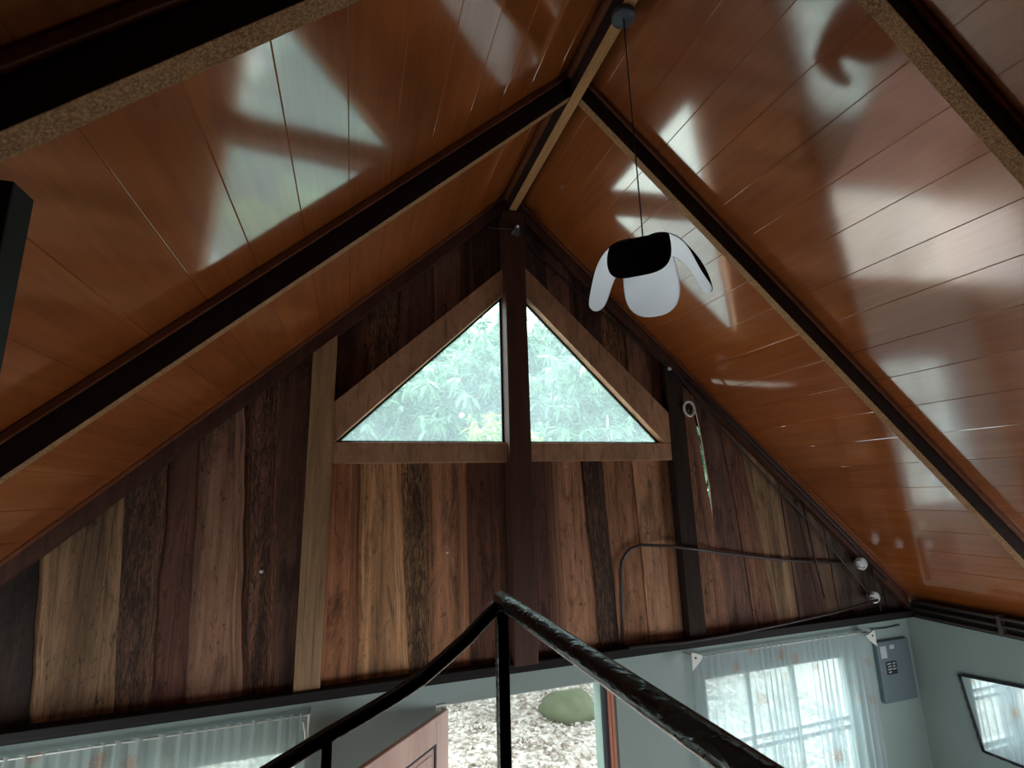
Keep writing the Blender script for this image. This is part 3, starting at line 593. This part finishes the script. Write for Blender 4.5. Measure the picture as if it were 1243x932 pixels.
for i, (z, xx, lb) in enumerate([(-1.20, XRt-.10, 'uppermost pipe along the top of the right wall'), (-1.265, XRt-.095, 'middle pipe along the top of the right wall'), (-1.33, XRt-.085, 'lowest pipe along the top of the right wall')]):
    wire('conduit', [(xx, -1.0, z), (xx, 1.5, z+.004), (xx, 3.2, z-.004), (xx, 3.93, z)], .013, M['conduit'], 'thin dark ' + lb, 'conduit')
mb = MB(); mb.box(XRt-.125, XRt-.06, 3.2, 3.225, -1.35, -1.18); tag(mb.build('pipe_clip', M['conduit'], origin=(XRt-.06, 3.21, -1.3), bevel=.002), 'small metal clip holding the pipes on the right wall', 'clip')
def knob(x, z, rx, rz, label, y=3.985, ring=False):
    r = thing('insulator_knob', (x, y, z), label, 'knob')
    mb = MB()
    if ring:
        n = 24; mb.tube([(x+rx*math.cos(2*math.pi*k/n), y, z+rz*math.sin(2*math.pi*k/n)) for k in range(n+1)], .012, 8, cap=False)
    else: mb.disc((x, y+.08, z), (0, -1, 0), 0, 0, 24, prof=[(0, 0), (.03, 0), (.03, .03), (rx*.75, .035), (rx, .045), (rx, .075), (rx*.8, .09), (0, .092)])
    o = mb.build('body', M['porcelain'], r)
    if not ring:
        mb = MB(); mb.tube([(x-rx-.02, y+.0, z-.03), (x-rx*.5, y-.012, z-.045), (x, y-.014, z-.035)], .01, 8); mb.tube([(x-rx-.025, y, z+.02), (x-rx*.6, y-.008, z+.03)], .008, 8); mb.build('tie', M['porcelain'], r)
    else:
        mb = MB(); mb.disc((x, y+.06, z), (0, -1, 0), 0, 0, 20, prof=[(0, 0), (rx*.8, 0), (rx*.8, .045), (0, .05)]); mb.build('core', simple('tinted_glass_core', lin((60, 62, 62)), .2), r)
knob(4.93, -.81, .062, .07, 'upper white round porcelain knob beside the right roof slope')
knob(5.03, -1.135, .055, .07, 'lower white porcelain knob just above the corner of the wall')
knob(3.04, .72, .058, .07, 'glassy ring-shaped knob next to the bright crack in the planks', y=3.97, ring=True)
mb = MB(); mb.tube([(5.04, 3.99, -.8), (5.06, 3.99, -1.0), (5.07, 3.99, -1.27)], .009, 8); tag(mb.build('wire', M['cable'], origin=(5.05, 3.99, -1.0)), 'short black wire dropping between the two white knobs', 'wire')
r = thing('bulb_holder', (1.35, 3.9, 2.3), 'small dark bulb holder with shiny tip on the central post near the peak', 'bulb holder')
mb = MB(); mb.disc((1.33, 3.93, 2.31), (0, -1, 0), 0, 0, 20, prof=[(0, 0), (.06, 0), (.06, .015), (.035, .03), (.03, .07), (0, .075)]); mb.build('holder', M['cable'], r)
mb = MB(); mb.disc((1.33, 3.86, 2.31), (-.3, -.8, -.2), 0, 0, 16, prof=[(0, 0), (.012, 0), (.018, .02), (.012, .04), (0, .045)]); mb.build('bulb', simple('clear_bulb', (.7, .72, .75), .05, metal=.6), r)
wire('cable', [(1.06, 4.05, 2.5), (1.08, 4.03, 2.38), (1.15, 3.97, 2.33), (1.22, 3.91, 2.31), (1.29, 3.9, 2.31)], .008, M['cable'], 'short black cable looping from the left rafter to the bulb holder', 'cable')
mb = MB(); mb.disc((2.84, 3.95, 1.10), (0, -1, -.3), 0, 0, 12, prof=[(0, 0), (.014, 0), (.02, .012), (.012, .03), (0, .032)]); tag(mb.build('cable_clip', M['porcelain'], origin=(2.84, 3.95, 1.1)), 'tiny white clip on the cable above the blackened post', 'clip')
for x, z, lb in ((-.585, -.51, 'left of the pale wall post'), (.735, -.46, 'in a plank below the left pane')):
    mb = MB(); mb.disc((x, 4.082, z), (0, -1, 0), 0, 0, 10, prof=[(0, 0), (.01, 0), (.014, .008), (.006, .02), (0, .021)]); tag(mb.build('nail', M['porcelain'], origin=(x, 4.08, z)), 'tiny bright nail head ' + lb, 'nail')
# ------------------------------------------------------------------ outside
def gz(x, y): return ZF-.12 + .16*max(0, y-4.6) + .05*noise.noise(Vector((x*.5, y*.5, 0)))
mb = MB(); nx, ny = 60, 50; X0, X1, Y0, Y1 = -18, 20, 4.27, 30
vs = [(X0+(X1-X0)*i/nx, Y0+(Y1-Y0)*j/ny, gz(X0+(X1-X0)*i/nx, Y0+(Y1-Y0)*j/ny)) for j in range(ny+1) for i in range(nx+1)]
mb.add(vs, [(j*(nx+1)+i, j*(nx+1)+i+1, (j+1)*(nx+1)+i+1, (j+1)*(nx+1)+i) for j in range(ny) for i in range(nx)], 0, None, True)
mb.build('ground', M['ground'], kind='structure')
def leaves(name, mat, pos, dirs, ups, ln, wd, tone, parent=None, base=(0, 0, -Z0)):
    n = len(pos); side = np.cross(dirs, ups); side /= np.linalg.norm(side, axis=1, keepdims=True)+1e-9; nrm = np.cross(side, dirs)
    ln = ln[:, None]; wd = wd[:, None]
    pts = [pos, pos+dirs*ln*.35+side*wd*.5+nrm*ln*.02, pos+dirs*ln*.35-side*wd*.5+nrm*ln*.02, pos+dirs*ln*.7+side*wd*.36-nrm*ln*.05, pos+dirs*ln*.7-side*wd*.36-nrm*ln*.05, pos+dirs*ln-nrm*ln*.14]
    V = np.stack(pts, 1).reshape(-1, 3) - np.array(base)
    F = (np.arange(n)[:, None]*6)
    tris = np.concatenate([F+np.array([[0, 1, 2]]), F+np.array([[1, 3, 4]]), F+np.array([[1, 4, 2]]), F+np.array([[3, 5, 4]])], 1).reshape(-1, 3)
    me = bpy.data.meshes.new(name); me.vertices.add(len(V)); me.vertices.foreach_set('co', V.astype(np.float32).ravel())
    me.loops.add(tris.size); me.loops.foreach_set('vertex_index', tris.astype(np.int32).ravel()); me.polygons.add(len(tris)); me.polygons.foreach_set('loop_start', np.arange(0, tris.size, 3, dtype=np.int32))
    me.update(calc_edges=True); me.materials.append(mat)
    ca = me.color_attributes.new('tone', 'FLOAT_COLOR', 'POINT'); tn = np.repeat(tone, 6); ca.data.foreach_set('color', np.stack([tn, tn, tn, np.ones_like(tn)], 1).astype(np.float32).ravel())
    o = bpy.data.objects.new(name, me); C.objects.link(o)
    if parent: o.parent = parent
    return o
def tree(cx, cy, ztop, rad, hgt, nw, label, mat, ln=.2, lean=0, trunk_r=.09, sub=9):
    zb = gz(cx, cy); r = thing('tree', (cx, cy, zb), label, 'tree', 'trees outside the gable window')
    mb = MB(); P = [(cx+lean*k/8+.05*math.sin(k), cy+.04*math.cos(k*1.3), zb-.05+(ztop-hgt*.35-zb)*k/8) for k in range(9)]
    mb.tube(P, .1, 10, rad=[trunk_r*(1-.6*k/8) for k in range(9)])
    for k in range(14):
        a = rng.uniform(0, 6.28); q = Vector(P[4+k % 5]); e = q+Vector((math.cos(a)*rad*.7, math.sin(a)*rad*.7, rng.uniform(.2, .8)*hgt*.5)); mid = (q+e)/2+Vector((0, 0, .1))
        mb.tube([q, mid, e], .02, 6, rad=[.035, .022, .008])
    mb.build('trunk', M['bark'], r)
    # whorls grouped into boughs, so the crown has lumps and gaps
    nb = max(10, nw//26); bc = rng.normal(size=(nb, 3)); bc /= np.linalg.norm(bc, axis=1, keepdims=True); bc *= rng.uniform(.45, .95, (nb, 1))
    idx = rng.integers(0, nb, nw); wp = bc[idx] + rng.normal(size=(nw, 3))*.14
    cz = ztop-hgt/2; W = wp*np.array([rad+lean*0, rad, hgt/2]) + np.array([cx+lean, cy, cz])
    pos = np.repeat(W, sub, 0)+rng.normal(size=(nw*sub, 3))*.02
    az = rng.uniform(0, 2*np.pi, nw*sub); el = rng.uniform(-1.1, .35, nw*sub)
    d = np.stack([np.cos(az)*np.cos(el), np.sin(az)*np.cos(el), np.sin(el)], 1)
    u = np.array([[0, 0, 1.]])+rng.normal(size=(nw*sub, 3))*.25
    tone = np.clip(np.repeat(rng.uniform(.1, .8, nw), sub)+rng.normal(size=nw*sub)*.18, 0, 1)
    o = leaves('foliage', mat, pos, d, u, ln*rng.uniform(.7, 1.25, nw*sub), ln*.22*rng.uniform(.8, 1.2, nw*sub), tone, r, (cx, cy, zb))
    return r
TS = [(1.7, 9.6, 3.15, 1.75, 4.2, 2100, 'leafy mango tree straight behind the left triangular pane', 'leaf', .30),
      (3.7, 9.2, 2.55, 1.6, 3.8, 1800, 'leafy mango tree in the lower middle behind the central post', 'leaf', .30),
      (5.9, 9.8, 3.3, 1.9, 4.4, 2200, 'pale leafy mango tree behind the right triangular pane', 'leaf', .30),
      (-.6, 9.9, 2.1, 1.7, 3.6, 1500, 'leafy tree low behind the left corner of the triangular window', 'leaf', .30),
      (7.9, 10.4, 2.6, 1.6, 3.6, 1300, 'leafy tree behind the right corner of the triangular window', 'leaf', .30),
      (2.3, 13.0, 5.0, 2.6, 5.6, 2000, 'tall bluish tree in the back behind the left pane', 'leaf', .36),
      (5.4, 13.5, 5.4, 2.7, 6.2, 2300, 'tall bluish tree in the back behind the right pane', 'leaf', .36),
      (2.15, 7.6, 1.1, .75, 1.5, 420, 'small yellow-green tree at the bottom right of the left pane', 'leaf_y', .22)]
for cx, cy, zt2, rd, hg, nw, lb, mt, ll in TS: tree(cx, cy, zt2, rd, hg, nw, lb, M[mt], ll)
# slender pale trunk seen in the right pane
mb = MB(); mb.tube([(4.35, 8.0, gz(4.35, 8)), (4.37, 8.0, -1), (4.33, 8.02, .4), (4.38, 8.05, 1.3)], .04, 10, rad=[.06, .055, .04, .02]); tag(mb.build('bare_tree', simple('pale_trunk', lin((190, 195, 190)), .8), origin=(4.35, 8, gz(4.35, 8))), 'slender pale bare trunk in the lower part of the right pane', 'tree')
# boulder
mb = MB(); bx, by = 3.2, 7.65; bz = gz(bx, by); n, m_ = 28, 18; vs = []
for j in range(m_+1):
    th_ = math.pi*j/m_
    for i in range(n):
        ph = 2*math.pi*i/n; q = Vector((math.sin(th_)*math.cos(ph), math.sin(th_)*math.sin(ph), math.cos(th_)))
        k = 1+.16*noise.noise(q*1.7)+.05*noise.noise(q*5)
        vs.append((bx+q.x*.44*k, by+q.y*.38*k, bz+.0+q.z*.26*k))
mb.add(vs, [(j*n+i, j*n+(i+1) % n, (j+1)*n+(i+1) % n, (j+1)*n+i) for j in range(m_) for i in range(n)], 0, None, True)
tag(mb.build('boulder', M['rock'], origin=(bx, by, bz)), 'mossy green boulder on the leaf-covered ground outside the open door', 'boulder')
# leaf litter
nL = 26000; px_ = rng.uniform(-2, 7, nL); py_ = rng.uniform(4.4, 10, nL); pz_ = np.array([gz(a, b_) for a, b_ in zip(px_, py_)])+rng.uniform(.005, .04, nL)
az = rng.uniform(0, 6.283, nL); dd = np.stack([np.cos(az), np.sin(az), rng.uniform(-.3, .3, nL)], 1); dd /= np.linalg.norm(dd, axis=1, keepdims=True)
uu = np.array([[0, 0, 1.]])+rng.normal(size=(nL, 3))*.5
lt = leaves('leaf_litter', M['litter'], np.stack([px_, py_, pz_], 1), dd, uu, rng.uniform(.06, .13, nL), rng.uniform(.025, .05, nL), rng.uniform(0, 1, nL)**.7)
tag(lt, 'dry fallen leaves scattered over the ground outside the door', 'leaf litter', kind='stuff')
for o in bpy.data.objects:
    if '_o' in o: del o['_o']
